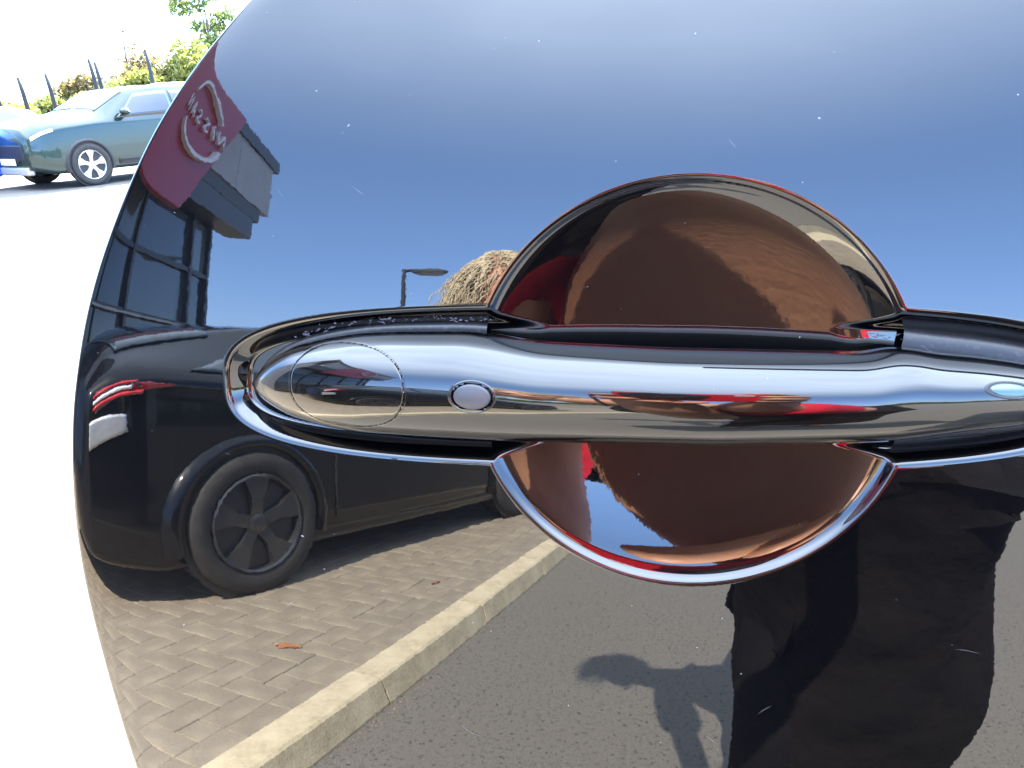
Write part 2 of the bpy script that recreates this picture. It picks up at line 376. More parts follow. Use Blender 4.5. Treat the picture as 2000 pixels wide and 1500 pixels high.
# normals by finite differences of the smooth param surface
def pos(UH, VH, ZH): return np.stack([UH, VH, ZH], -1)
PH = pos(UH, VH, ZH)
def nrm(PH):
    du = np.gradient(PH, axis=0); dv = np.roll(PH, -1, 1)-np.roll(PH, 1, 1)
    n_ = np.cross(dv, du); n_ /= np.linalg.norm(n_, axis=-1, keepdims=True)+1e-12
    return n_
n0 = nrm(PH)
if (n0[nu//2, nth//4, 2] < 0): n0 = -n0
npmesh_h_Q = gridq(len(uh), nth, True)
inside_c = (cov_f(UH, VH) < 1) & frm; inside_b = (but_f(UH, VH) < 1.0) & frm
fc = inside_c.reshape(-1)[npmesh_h_Q].sum(1) >= 3
fb = inside_b.reshape(-1)[npmesh_h_Q].sum(1) >= 3
body_q = npmesh_h_Q[~(fc | fb)]
def flip(Q): return Q[:, ::-1]
handle_e = npmesh('handle', PH.reshape(-1, 3), body_q, m_handle, door)
def clean(o):
    bm_ = bmesh.new(); bm_.from_mesh(o.data)
    bmesh.ops.delete(bm_, geom=[v for v in bm_.verts if not v.link_faces], context='VERTS')
    bmesh.ops.recalc_face_normals(bm_, faces=bm_.faces); bm_.to_mesh(o.data); bm_.free(); o.data.shade_smooth()
clean(handle_e)
# inset rims, then cap patches: made on finer local grids that follow the same surface
def hsurf(u, v):
    """height of the handle front at door coordinates u, v"""
    t_ = np.interp(u, uh, tp); b_ = np.interp(u, uh, bt); c_ = (t_+b_)/2; h_ = np.maximum((t_-b_)/2, 1e-5)
    a_ = np.interp(u, uh, apex); z_ = np.interp(u, uh, zb)
    q = np.clip(np.abs((v-c_)/h_), 0, .9999)**(1/.86)
    return z_+(a_-z_)*np.sqrt(np.clip(1-q*q, 0, 1))**.92
def patch(name, outline, rings, m, nang=160):
    """outline(t, s) -> u, v at scale s; rings = [(scale, dz)]"""
    t = np.linspace(0, 2*math.pi, nang, endpoint=False)
    V_, nrg = [], len(rings)
    for s_, dz in rings:
        u, v = outline(t, s_); V_.append(np.stack([u, v, hsurf(u, v)+dz], -1))
    u, v = outline(np.array([0.]), 0.0); z = hsurf(u, v)+rings[-1][1]
    V_ = np.concatenate(V_+[np.array([[u[0], v[0], z[0]]])])
    Q = [tuple(q) for q in gridq(nrg, nang, True)]
    c_ = nrg*nang; T = [((nrg-1)*nang+k, (nrg-1)*nang+(k+1) % nang, c_) for k in range(nang)]
    o = mesh(name, V_, Q+T, m, handle_e, True); clean(o); return o
def cov_o(t, s):
    x = np.sign(np.cos(t))*np.abs(np.cos(t))**(2/2.35); y = np.sign(np.sin(t))*np.abs(np.sin(t))**(2/2.35)
    xs = x*np.where(x < 0, 1.10, 1.0)
    return -.0412+.0166*xs*s, .0002+(.0112-.0006*x)*y*s
def but_o(t, s): return -.0066+.0056*np.cos(t)*s, -.0003+.0038*np.sin(t)*s
covr = [(.965, -.0012), (.966, -.0002), (.974, .00005), (.982, .00018)][::1]
patch('lock_cover', cov_o, [(.988, -.0014), (.988, -.0003), (.984, -.00006), (.976, .00006)]+[(s_, .00008) for s_ in np.linspace(.96, .03, 34)], m_handle)
patch('lock_cover_seam', cov_o, [(1.03, .00000), (1.02, .00004), (1.008, -.0001), (1.003, -.0007), (.995, -.0011), (.98, -.0013)], m_handle)
patch('lock_button', but_o, [(.86, -.0012), (.86, -.0001), (.83, .00018), (.78, .00030)]+[(s_, .00030+.0003*(1-(s_/.78)**2)) for s_ in np.linspace(.7, .05, 10)], m_button, 64)
patch('button_ring', but_o, [(1.12, .0), (1.09, .00012), (1.03, .00012), (.97, -.0002), (.93, -.0007), (.80, -.0012)], m_handle, 80)
def refl_o(t, s): return .1160+.0046*np.cos(t)*s, .0046+.0015*np.sin(t)*s-.0012*np.cos(t)*s*.3  # teal oval inset added on the handle to imitate a small reflection
patch('reflection_oval_rim', refl_o, [(1.3, .0), (1.22, .00012), (1.05, .00010), (.95, -.0003)], m_rubber, 48)
patch('reflection_oval', refl_o, [(.99, -.0003), (.96, .00004)]+[(s_, .00004+.0002*(1-s_*s_)) for s_ in (.8, .6, .4, .2)], pmat('reflection_oval_teal', (.05, .10, .11), .1, coat=1), 48)
# rubber gasket round the foot of the handle
for nm, lo, hi in (('handle_gasket', -1, -.0055), ('handle_gasket', .0955, 1)):
    Vt = []
    sel = [i for i in range(0, len(uh), 3) if lo < uh[i] < hi]
    tl = [(uh[i], tp[i]) for i in sel]; bl_ = [(uh[i], bt[i]) for i in sel]
    loop = (bl_[::-1]+tl) if lo < 0 else (tl+bl_[::-1])
    loop = np.array(loop); k = 9; pad = np.pad(loop, ((k//2, k//2), (0, 0)), mode='edge')
    loop = np.stack([np.convolve(pad[:, i], np.ones(k)/k, 'valid') for i in (0, 1)], 1)
    tg = np.gradient(loop, axis=0); tg /= np.linalg.norm(tg, axis=1, keepdims=True)+1e-9; nn = np.stack([tg[:, 1], -tg[:, 0]], 1)
    cen = np.array([-.04 if lo < 0 else .10, 0]); sg = np.sign(np.sum(nn*(loop-cen), 1)); 
    nn = nn*(-1 if np.median(sg) < 0 else 1)
    rows = []
    for off, dz in ((-.0030, .0004), (-.0006, .0010), (.0004, .0012), (.0012, .0007), (.0016, -.0003), (.0018, -.0014)) if lo < 0 else ((-.0030, .0010), (.0010, .0012), (.0026, .0010), (.0034, .0004), (.0040, -.0004), (.0044, -.0014)):
        q = loop+nn*off; rows.append(np.stack([q[:, 0], q[:, 1], hgt(q[:, 0]*0+q[:, 0], q[:, 1])*0-.0046+.0012+dz-(q[:, 0]**2)/(2*RU)], -1))
    o = npmesh(nm, np.stack(rows, 1).reshape(-1, 3), gridq(len(loop), len(rows)), m_rubber, door); clean(o)
# polish residue caught in the groove
m_wax = pmat('polish_residue', (.10, .10, .12), .7)
wx = []
for k in range(150):
    t = random.random()
    if t < .75: u = random.uniform(-.066, -.006); v = np.interp(u, uh, tp)+random.gauss(.0026, .0005)
    else: u = random.uniform(.088, .115); v = np.interp(u, uh, tp)+random.gauss(.0020, .0004)
    r_ = abs(random.gauss(0, .00012))+.00005; a_ = random.uniform(-.5, .6); ln = r_*random.choice([1, 1, 2, 5])
    z = float(hgt(np.array(u), np.array(v)))+.00012
    if -.0066 < z: pass
    wx.append(([(u-ln*math.cos(a_), v-ln*math.sin(a_), z), (u+r_*math.sin(a_), v-r_*math.cos(a_), z), (u+ln*math.cos(a_), v+ln*math.sin(a_), z), (u-r_*math.sin(a_), v+r_*math.cos(a_), z), (u, v, z+r_*.5)], [(0, 1, 4), (1, 2, 4), (2, 3, 4), (3, 0, 4)]))
o = mesh('polish_residue', *joinvf(wx), m_wax, door); o['kind'] = 'stuff'
# dust specks and tiny scratches on skin and handle
dv = []
def speck(u, v, z, r_, a_=0, el=1):
    n_ = 5; vs = [(u+el*r_*math.cos(a_)*math.cos(t*1.2566)-r_*math.sin(a_)*math.sin(t*1.2566), v+el*r_*math.sin(a_)*math.cos(t*1.2566)+r_*math.cos(a_)*math.sin(t*1.2566), z-.00001) for t in range(5)]+[(u, v, z+r_*.6)]
    dv.append((vs, [(t, (t+1) % 5, 5) for t in range(5)]))
for k in range(120):
    u, v = random.uniform(-.14, .13), random.uniform(-.14, .105)
    if u < float(egu(v))+.003: continue
    z = float(hgt(np.array(u), np.array(v)))
    t_, b_ = np.interp(u, uh, tp), np.interp(u, uh, bt)
    if -.072 < u < .122 and b_ < v < t_: z = float(hsurf(np.array(u), np.array(v)))
    r_ = min(.00022, .00005+random.expovariate(1/.00005))
    speck(u, v, z, r_, random.uniform(0, 3), random.choice([1, 1, 1, 1.6, 3.5]))
for k in range(16):                                   # hairline scratches
    u0, v0_ = random.uniform(-.13, .12), random.uniform(-.12, .10)
    if u0 < float(egu(v0_))+.012: continue
    a0 = random.uniform(0, 3.1); ln = random.uniform(.0015, .007); cv = random.uniform(-60, 60); n_s = 8; vs = []
    for q in range(n_s+1):
        d_ = ln*q/n_s; aa = a0+cv*d_; uq, vq = u0+d_*math.cos(aa), v0_+d_*math.sin(aa)
        t_, b_ = np.interp(uq, uh, tp), np.interp(uq, uh, bt)
        zq = float(hsurf(np.array(uq), np.array(vq))) if (-.07 < uq < .13 and b_ < vq < t_) else float(hgt(np.array(uq), np.array(vq)))
        w_s = .000018*math.sin(math.pi*(q+.3)/(n_s+.6))
        vs += [(uq-w_s*math.sin(aa), vq+w_s*math.cos(aa), zq+.00002), (uq+w_s*math.sin(aa), vq-w_s*math.cos(aa), zq+.00002)]
    dv.append((vs, [(2*q, 2*q+2, 2*q+3, 2*q+1) for q in range(n_s)]))
o = mesh('dust_specks', *joinvf(dv), m_dust, door); o['kind'] = 'stuff'

# ------------------------------------------------------------------ cars
def crom(P0, t):
    P0 = np.asarray(P0, float); n = len(P0); i = int(min(max(math.floor(t), 0), n-2)); f = t-i
    p1, p2 = P0[i], P0[i+1]; p0 = P0[i-1] if i > 0 else 2*p1-p2; p3 = P0[i+2] if i < n-2 else 2*p2-p1
    return .5*((2*p1)+(-p0+p2)*f+(2*p0-5*p1+4*p2-p3)*f*f+(-p0+3*p1-3*p2+p3)*f**3)
def wheel(root, c, side, r, rim_m, spokes=5, wd=.22):
    """c = centre of the outer face, side = +1/-1 (local y outwards)"""
    cx, cy, cz = c; n = 40; sy = side
    prof = [(r*.70, -.012), (r*.74, .0), (r*.86, .006), (r*.95, -.002), (r*.99, -.02), (r, -.05), (r, -wd+.05), (r*.97, -wd+.01), (r*.7, -wd)]
    V = [(cx+p[0]*math.cos(t*2*math.pi/n), cy+sy*p[1], cz+p[0]*math.sin(t*2*math.pi/n)) for p in prof for t in range(n)]
    ty = mesh('wheel', V, [tuple(q) for q in gridq(len(prof), n, True)], m_tyre, root, True)
    L_ = []
    R1 = r*.70
    V = []; prof = [(R1, -.004), (R1*.97, .004), (R1*.93, -.006), (R1*.90, -.06), (R1*.9, -.14)]
    V = [(cx+p[0]*math.cos(t*2*math.pi/n), cy+sy*p[1], cz+p[0]*math.sin(t*2*math.pi/n)) for p in prof for t in range(n)]
    L_.append((V, [tuple(q) for q in gridq(len(prof), n, True)]))
    for k in range(spokes):
        a = 2*math.pi*k/spokes+.3; ca, sa = math.cos(a), math.sin(a)
        def pt(rad, w_, y): return (cx+rad*ca-w_*sa, cy+sy*y, cz+rad*sa+w_*ca)
        ws = R1*.30; wi = R1*.13
        v = [pt(R1*.08, -wi, -.020), pt(R1*.08, wi, -.020), pt(R1*.95, ws, -.006), pt(R1*.95, -ws, -.006), pt(R1*.5, -wi*.9, -.008), pt(R1*.5, wi*.9, -.008),
             pt(R1*.08, -wi, -.07), pt(R1*.08, wi, -.07), pt(R1*.95, ws, -.06), pt(R1*.95, -ws, -.06), pt(R1*.5, -wi*1.1, -.06), pt(R1*.5, wi*1.1, -.06)]
        f = [(0, 1, 5, 4), (4, 5, 2, 3), (0, 4, 10, 6), (4, 3, 9, 10), (1, 7, 11, 5), (5, 11, 8, 2)]
        L_.append((v, f))
    hb_ = [(cx+rr*math.cos(t*2*math.pi/16), cy+sy*y, cz+rr*math.sin(t*2*math.pi/16)) for rr, y in ((R1*.2, -.06), (R1*.2, -.012), (R1*.14, -.004), (.001, -.002)) for t in range(16)]
    L_.append((hb_, [tuple(q) for q in gridq(4, 16, True)]))
    rim = mesh('rim', *joinvf(L_), rim_m, ty)
    dk = [(cx+rr*math.cos(t*2*math.pi/24), cy+sy*-.034, cz+rr*math.sin(t*2*math.pi/24)) for rr in (R1*.9, .001) for t in range(24)]
    mesh('brake_disc', dk, [tuple(q) for q in gridq(2, 24, True)], m_blackplastic, ty)
    return ty
def car(name, label, M, tab, W_, paint, wheels, wr, rim_m, group=None, side_win=(1.6, 3.6), screen=(1.2, 1.9), rear_win=None, arch_m=None, ride=.2, far=False):
    """local x: 0 = nose, L = tail.  tab rows: x, top z, belt z, half width, half roof width"""
    root = thing(name, label, 'car', group=group, mat=M)
    tab = np.array(tab, float)
    def val(x, k): return float(np.interp(x, tab[:, 0], tab[:, k]))
    Lc = tab[-1, 0]
    xs = np.unique(np.concatenate([np.linspace(0, .5, 10), np.linspace(.5, Lc-.5, 44), np.linspace(Lc-.5, Lc, 12), ]))
    sm = {}
    for k in (1, 2, 3, 4):
        y = np.array([np.mean([np.interp(np.clip(x+d, 0, Lc), tab[:, 0], tab[:, k]) for d in (-.12, -.06, 0, .06, .12)]) for x in xs]); sm[k] = y
    def S(x, t, off=0):
        zt, zb_, w_, wr_ = [float(np.interp(x, xs, sm[k])) for k in (1, 2, 3, 4)]
        ep_ = min(x, Lc-x); zlow = ride+.10*max(0, 1-ep_/.35)
        cp = [(0, zlow), (w_*.88, zlow), (w_*.99, zlow+.13), (w_*1.0, zlow+.34), (w_*.985, zb_-.14), (w_*.955, zb_), (wr_, zt-.05), (wr_*.78, zt), (0, zt+.02)]
        y, z = crom(cp, t)
        if off:
            y2, z2 = crom(cp, min(t+.05, 8)); y1, z1 = crom(cp, max(t-.05, 0)); dy, dz = y2-y1, z2-z1; l = math.hypot(dy, dz)+1e-9
            y += off*dz/l; z -= off*dy/l
        return y, z
    ts = np.linspace(0, 8, 41)
    ring = list(ts)+[-t for t in ts[::-1]]
    V = []
    for x in xs:
        for t in ring:
            y, z = S(x, abs(t)); V.append((x, y if t >= 0 and not (t == 0 and 1/(t or 1) < 0) else -y, z))
    # second half mirrored explicitly
    V = []
    for x in xs:
        a = [S(x, t) for t in ts]; V += [(x, y, z) for y, z in a]+[(x, -y, z) for y, z in a[-2:0:-1]]
    nr_ = 2*len(ts)-2
    F = [tuple(int(i) for i in q) for q in gridq(len(xs), nr_, True)]+[tuple(range(nr_))[::-1], tuple((len(xs)-1)*nr_+k for k in range(nr_))]
    body = mesh('body', V, F, paint, root, True)
    def patch_(nm, x0, x1, t0, t1, m, off=.006, nx=14, ntt=6, side=1, sl0=0, sl1=0, tap=0, parent=None):
        V, Fq = [], []
        for i in range(nx+1):
            for j in range(ntt+1):
                b = j/ntt; a = i/nx
                xa = x0+sl0*b; xb = x1+sl1*b; x = xa+(xb-xa)*a
                tm = (t0+t1)/2; t = tm+(t0+(t1-t0)*b-tm)*(1-tap*a)
                y, z = S(x, t, off); V.append((x, side*y, z))
        Q = [tuple(int(k) for k in q) for q in gridq(nx+1, ntt+1)]
        o = mesh(nm, V, Q, m, parent or root, True)
        sd = o.modifiers.new('solid', 'SOLIDIFY'); sd.thickness = .008; sd.offset = -1 if False else 0
        return o
    for sd in (1, -1):
        mid = (side_win[0]+side_win[1])/2
        patch_('side_window', side_win[0], mid-.03, 5.08, 5.85, m_glass, side=sd, sl0=.55)
        patch_('side_window', mid+.03, side_win[1], 5.08, 5.85, m_glass, side=sd, sl1=-.45)
        for k, (wx, _) in enumerate(wheels):
            yw = val(wx, 3)
            wheel(root, (wx, sd*(yw+.040), wr), sd, wr, rim_m)
            n = 22; V = []
            for a_ in range(n+1):
                t = math.pi*(-.08+1.16*a_/n)
                for rr, yy in ((wr*1.06, -.06), (wr*1.07, .030), (wr*1.18, .036), (wr*1.25, -.03)):
                    V.append((wx+rr*math.cos(t), sd*(yw+yy), wr+rr*math.sin(t)))
            mesh('wheel_arch', V, [tuple(int(i) for i in q) for q in gridq(n+1, 4)], arch_m or m_blackplastic, root, True)
            V = [(wx+rr*math.cos(t*2*math.pi/28), sd*(yw+.004), wr+rr*math.sin(t*2*math.pi/28)) for rr in (wr*1.08, .01) for t in range(28)]
            mesh('wheel_well', V, [tuple(int(i) for i in q) for q in gridq(2, 28, True)], m_blackplastic, root)
        # mirror
        x = side_win[0]+.18; yb, zb2 = S(x, 5.2)
        mv = [(x+.09*math.cos(a)*math.cos(b)-.02, sd*(yb+.13+.11*math.sin(b)), zb2+.06+.07*math.sin(a)*math.cos(b)) for a in np.linspace(0, 2*math.pi, 13)[:-1] for b in np.linspace(-1.5, 1.5, 7)]
        mm = mesh('wing_mirror', mv, [tuple(int(i) for i in q) for q in gridq(12, 7)]+[tuple(int(i) for i in (77+k, k, k+1, 78+k)) for k in range(6)], paint, root, True)
        mesh('mirror_stalk', *box(x-.04, x+.03, sd*yb-.06 if sd < 0 else yb-.04, sd*yb+.04 if sd < 0 else yb+.06, zb2-.02, zb2+.03), m_blackplastic, root)
    for side in (1, -1):
        patch_('windscreen', screen[0], screen[1], 6.1, 8.0, m_glass, side=side, sl0=.0, sl1=.0)
        if rear_win: patch_('rear_window', rear_win[0], rear_win[1], 6.1, 8.0, m_glass, side=side)
    root['_d'] = 0; del root['_d']
    return root, S, patch_, body
def place(x, y, z, dirx, diry):
    l = math.hypot(dirx, diry); dx, dy = dirx/l, diry/l
    return Matrix(((dx, -dy, 0, x), (dy, dx, 0, y), (0, 0, 1, z), (0, 0, 0, 1)))

# dark fastback on the pavement behind the photographer (seen mirrored in the door)
m_darkpaint = pmat('blue_black_paint', (.0012, .0018, .0035), .35, spec=.1, coat=1, coat_rough=.05, coat_ior=1.42)
m_grim = pmat('grey_alloy', (.035, .036, .04), .3, metal=.3, coat=.4)
fA = Vector((.31, -.95, 0)).normalized()
Lb, ax_r = 4.25, 3.45
tabA = [(0, .72, .68, .62, .50), (.12, .82, .78, .78, .62), (.5, .92, .86, .86, .70), (1.15, 1.02, .93, .89, .66), (1.9, 1.38, 1.0, .90, .60), (2.6, 1.46, 1.06, .90, .60), (3.2, 1.42, 1.10, .905, .60), (3.7, 1.33, 1.13, .90, .62), (4.05, 1.24, 1.12, .85, .64), (4.2, 1.14, 1.06, .76, .60), (4.25, 1.02, .96, .70, .56)]
# rear wheel outer face centre stands at WA
WA = Vector((-1.74, -2.30, 0)); nA = Vector((-fA.y, fA.x, 0))
orgA = WA + fA*ax_r - nA*.905
carA, SA, pA, bA = car('parked_car', 'blue black fastback car parked half on the paving, mirrored in the black door', place(orgA.x, orgA.y, 0, -fA.x, -fA.y), tabA, .9, m_darkpaint, [(.85, 0), (ax_r, 0)], .375, m_grim, side_win=(1.75, 3.75), screen=(1.2, 1.95), rear_win=(3.5, 4.0), arch_m=m_darkpaint, ride=.17)
m_satin = pmat('satin_glare_patch', (.5, .5, .52), .28, metal=.6, bump=(12, .004))
for sd in (1, -1):
    pA('tail_light', 4.18, 3.84, 4.10, 4.72, m_red, side=sd, off=.010, tap=.92)
    pA('tail_light_bar', 4.20, 4.00, 4.56, 4.64, m_redhot, side=sd, off=.020, ntt=2)
    pA('tail_light_bar', 4.20, 3.98, 4.20, 4.30, m_redhot, side=sd, off=.020, ntt=2)
    pA('reversing_light', 4.20, 4.02, 4.36, 4.48, m_clear, side=sd, off=.016, ntt=2)
    pA('glare_patch', 4.225, 4.04, 3.55, 4.02, m_satin, side=sd, off=.012, tap=.6)  # bright panel added to imitate sun glare on the tail
    pA('door_seam', 2.90, 2.912, 2.2, 4.95, m_blackplastic, side=sd, off=.003, nx=1)
    pA('waist_crease', 4.0, 1.2, 4.35, 4.42, m_darkpaint, side=sd, off=.012, ntt=2)

# green SUV parked out in the open, front end to the left
m_green = pmat('dark_green_paint', (.005, .026, .022), .25, metal=.2, coat=1, coat_rough=.03, coat_ior=1.5)
m_silver = pmat('silver_trim', (.6, .6, .62), .3, metal=.5)
dG = Vector((.36, .93, 0)).normalized(); nG = Vector((dG.y, -dG.x, 0))
tabG = [(0, 1.00, .84, .74, .60), (.10, 1.12, .96, .88, .72), (.45, 1.20, 1.05, .945, .80), (1.25, 1.29, 1.12, .955, .78), (2.0, 1.66, 1.15, .955, .72), (2.7, 1.73, 1.17, .955, .72), (3.8, 1.72, 1.19, .955, .72), (4.4, 1.62, 1.2, .93, .70), (4.62, 1.35, 1.15, .85, .66), (4.7, 1.05, 1.0, .78, .6)]
WG = Vector((-10.41, 12.46, ROAD)); og = WG - dG*.95 - nG*.965
root, SG, pG, bG = car('parked_suv', 'dark green SUV with bright alloy wheels parked on sunlit forecourt', place(og.x, og.y, ROAD, dG.x, dG.y), tabG, .95, m_green, [(.95, 0), (3.75, 0)], .375, m_alloy, side_win=(1.62, 4.2), screen=(1.32, 1.98), ride=.26)
for sd in (1, -1):
    pG('headlight', .06, .42, 4.55, 4.95, m_clear, side=sd, off=.008)
    pG('sill_trim', 1.5, 3.2, 1.7, 2.3, m_blackplastic, side=sd, off=.006)
    pG('door_seam', 2.85, 2.865, 2.2, 4.95, m_blackplastic, side=sd, off=.003, nx=1)
o = mesh('grille', *box(-.02, .08, -.55, .55, .52, .78), m_blackplastic, root); bevel(o, .02)
o = mesh('bumper_trim', *box(-.03, .10, -.62, .62, .26, .40), m_silver, root); bevel(o, .03)
o = mesh('number_plate', *box(-.035, -.02, -.26, .26, .44, .55), m_white, root)
# pale car further left, and a van-like roof far right of it
m_pale = pmat('pale_blue_paint', (.30, .40, .50), .25, metal=.2, coat=1)
tabP = [(0, .72, .66, .62, .5), (.12, .84, .78, .78, .6), (.5, .95, .88, .85, .68), (1.1, 1.02, .95, .87, .66), (1.8, 1.40, 1.0, .88, .6), (2.5, 1.50, 1.02, .88, .6), (3.3, 1.48, 1.05, .88, .6), (3.9, 1.36, 1.06, .86, .58), (4.1, 1.05, .98, .76, .55), (4.15, .9, .85, .7, .5)]
dP = Vector((.36, .93, 0)).normalized()
car('parked_hatchback', 'pale blue hatchback parked beyond the green SUV, cut by the picture edge', place(-17.6, 13.8, ROAD, dP.x, dP.y), tabP, .88, m_pale, [(.8, 0), (3.3, 0)], .32, m_alloy, side_win=(1.5, 3.7), screen=(1.15, 1.85), ride=.2)
tabV = [(0, .9, .8, .75, .6), (.15, 1.1, 1.0, .9, .7), (.9, 1.3, 1.15, .95, .72), (1.6, 1.95, 1.2, .96, .8), (2.2, 2.08, 1.25, .96, .82), (4.5, 2.08, 1.25, .96, .82), (4.75, 1.9, 1.2, .92, .8), (4.8, 1.2, 1.1, .88, .75)]
car('parked_van', 'silver blue people carrier behind the roof of the green SUV', place(-19.3, 23.6, ROAD, .80, .60), tabV, .96, m_pale, [(.9, 0), (3.8, 0)], .34, m_alloy, side_win=(1.4, 4.4), screen=(1.0, 1.65), ride=.22)
m_blue = pmat('bright_blue_paint', (.01, .10, .55), .25, coat=1)
rb_, SB, pB, bB = car('parked_compact', 'bright blue compact car just entering at the left picture edge', place(-13.95, 8.55, ROAD, .30, .95), tabP, .88, m_blue, [(.8, 0), (3.3, 0)], .32, m_alloy, side_win=(1.5, 3.7), screen=(1.15, 1.85), rear_win=(3.5, 3.95), ride=.2)
for sd in (1, -1): pB('tail_light', 4.1, 3.95, 3.2, 4.3, m_red, side=sd, off=.01)
# the car the open door belongs to: stands to the right, hidden behind the door
m_bl2 = pmat('black_body_paint', (.004, .0045, .006), .3, coat=1, coat_rough=.02, coat_ior=1.6)
dH = Vector((-.57, .82, 0)).normalized(); nH = Vector((-dH.y, dH.x, 0))       # nH: towards the open side
hinge = Vector((.99, .30, ROAD)); oh = hinge - dH*1.35 - nH*(-.0) + Vector((.82, .57, 0))*.93
rH, SH, pH, bH = car('host_car', 'black car that the open door in the foreground belongs to', place(oh.x, oh.y, ROAD, dH.x, dH.y), tabP, .88, m_bl2, [(.8, 0), (3.3, 0)], .33, m_alloydk, side_win=(1.5, 3.7), screen=(1.15, 1.85), rear_win=(3.5, 3.95), ride=.2)

# ------------------------------------------------------------------ showroom behind the photographer
eF = Vector((.242, .970, 0)).normalized()
BM = Matrix(((eF.x, -eF.y, 0, -7.96), (eF.y, eF.x, 0, -10.28), (0, 0, 1, 0), (0, 0, 0, 1)))
bld = thing('showroom_building', 'dark glazed car showroom with deep grey fascia, mirrored at left of door', 'building', mat=BM)
m_wall = pmat('dark_cladding', (.055, .06, .068), .5, noise=(3, (.07, .075, .08), .4, .7))
m_fascia = pmat('grey_fascia_panel', (.34, .34, .35), .45, noise=(2, (.29, .29, .30), .4, .7))
m_capd = pmat('dark_capping', (.06, .065, .075), .4)
m_mull = pmat('dark_aluminium', (.03, .032, .036), .4)
mats_p = [pmat('tinted_glass', c, .06, coat=.6, coat_ior=1.5) for c in ((.035, .05, .065), (.10, .12, .13), (.02, .03, .04), (.06, .08, .10))]
mesh('wall', *joinvf([box(.40, 9, .12, 9, 0, 6.0)]), m_wall, bld)
mesh('roof', *box(.30, 9.1, .10, 9.1, 6.0, 6.12), m_capd, bld)
xm = [.50, 1.24, 3.35, 5.2, 7.0, 9]
zm = [.05, .72, 2.03, 3.08, 4.12]
for i in range(len(xm)-1):
    for j in range(len(zm)-1):
        o = mesh('pane', *box(xm[i]+.03, xm[i+1]-.03, .02, .05, zm[j]+.03, zm[j+1]-.03), mats_p[(i*2+j*3+(i*j) % 2) % 4], bld)
for x in xm: mesh('mullion', *box(x-.045, x+.045, -.06, .07, .0, 4.16), m_mull, bld)
for z in zm[1:-1]: mesh('transom', *box(.46, 9, -.05, .065, z-.045, z+.045), m_mull, bld)
mesh('ledge', *box(.46, 9, -.13, -.055, 1.985, 2.02), m_fascia, bld)
mesh('soffit_beam', *box(-.62, 9, -.40, .10, 4.17, 4.62), m_capd, bld)
mesh('soffit', *box(-.98, 9, -.40, .3, 4.63, 4.92), m_wall, bld)
for k in range(5):
    x0 = -1.48+k*1.95+.3*(k>0)*0; mesh('fascia_panel', *box(x0+.006, x0+1.938, -.42, .4, 4.93, 6.06), m_fascia, bld)
mesh('capping', *box(-1.75, 9.1, -.46, .5, 6.07, 6.34), m_capd, bld)
o = mesh('floodlight', *box(-1.72, -1.55, -.36, -.2, 5.45, 5.53), pmat('lamp_housing', (.3, .22, .15), .5), bld)
# red sign
m_signred = pmat('sign_red', (.33, .012, .030), .35, coat=.4)
m_signred2 = pmat('sign_red_edge', (.20, .008, .018), .4)
sg = thing('showroom_sign', 'slanted red sign with round white emblem reading NISSAN on showroom fascia', 'sign', mat=BM)
cor = [(.81, 6.25), (5.3, 6.25), (7.2, 3.75), (3.02, 3.75)]
vs = [(x, y, z) for y in (-.62, -.46) for x, z in cor]
o = mesh('sign_box', vs, [(3, 2, 1, 0), (4, 5, 6, 7), (0, 1, 5, 4), (1, 2, 6, 5), (2, 3, 7, 6), (3, 0, 4, 7)], m_signred, sg); bevel(o, .02)
m_letter = pmat('sign_white', (.72, .70, .72), .3, coat=.5)
ec = Vector((2.98, 0, 5.30)); arcs = []
def arc(a0, a1):
    n = 30; V = []
    for i in range(n+1):
        t = a0+(a1-a0)*i/n; th_ = .045 if False else .05
        sh = .10*math.sin(t)*0
        for rr, y in ((1-.05, -.63), (1+.05, -.63), (1+.05, -.72), (1-.05, -.72)):
            V.append((ec.x+.98*rr*math.cos(t)-.12*math.sin(t)*0, y, ec.z+.62*rr*math.sin(t)))
    F = [tuple(int(k) for k in q) for q in gridq(n+1, 4, True)]+[(3, 2, 1, 0), tuple(n*4+k for k in range(4))]
    return V, F
mesh('emblem_arc', *arc(R(24), R(156)), m_letter, sg)
mesh('emblem_arc', *arc(R(204), R(336)), m_letter, sg)
for k, ch in enumerate('NISSAN'):
    cu = bpy.data.curves.new('letter', 'FONT'); cu.body = ch; cu.size = .42; cu.extrude = .03; cu.align_x = 'CENTER'; cu.align_y = 'CENTER'
    cu.materials.append(m_letter)
    oc = bpy.data.objects.new('letter', cu); link(oc); bpy.context.view_layer.update(); me_ = bpy.data.meshes.new_from_object(oc.evaluated_get(bpy.context.evaluated_depsgraph_get())); bpy.data.objects.remove(oc)
    o = bpy.data.objects.new('letter', me_); link(o, sg)
    xk = (-.98, -.64, -.30, .10, .52, .98)[k]
    o.matrix_local = Matrix.Translation((ec.x+xk, -.66, ec.z)) @ Matrix.Rotation(math.pi/2, 4, 'X') @ Matrix.Diagonal((1.05, .85, 1, 1))
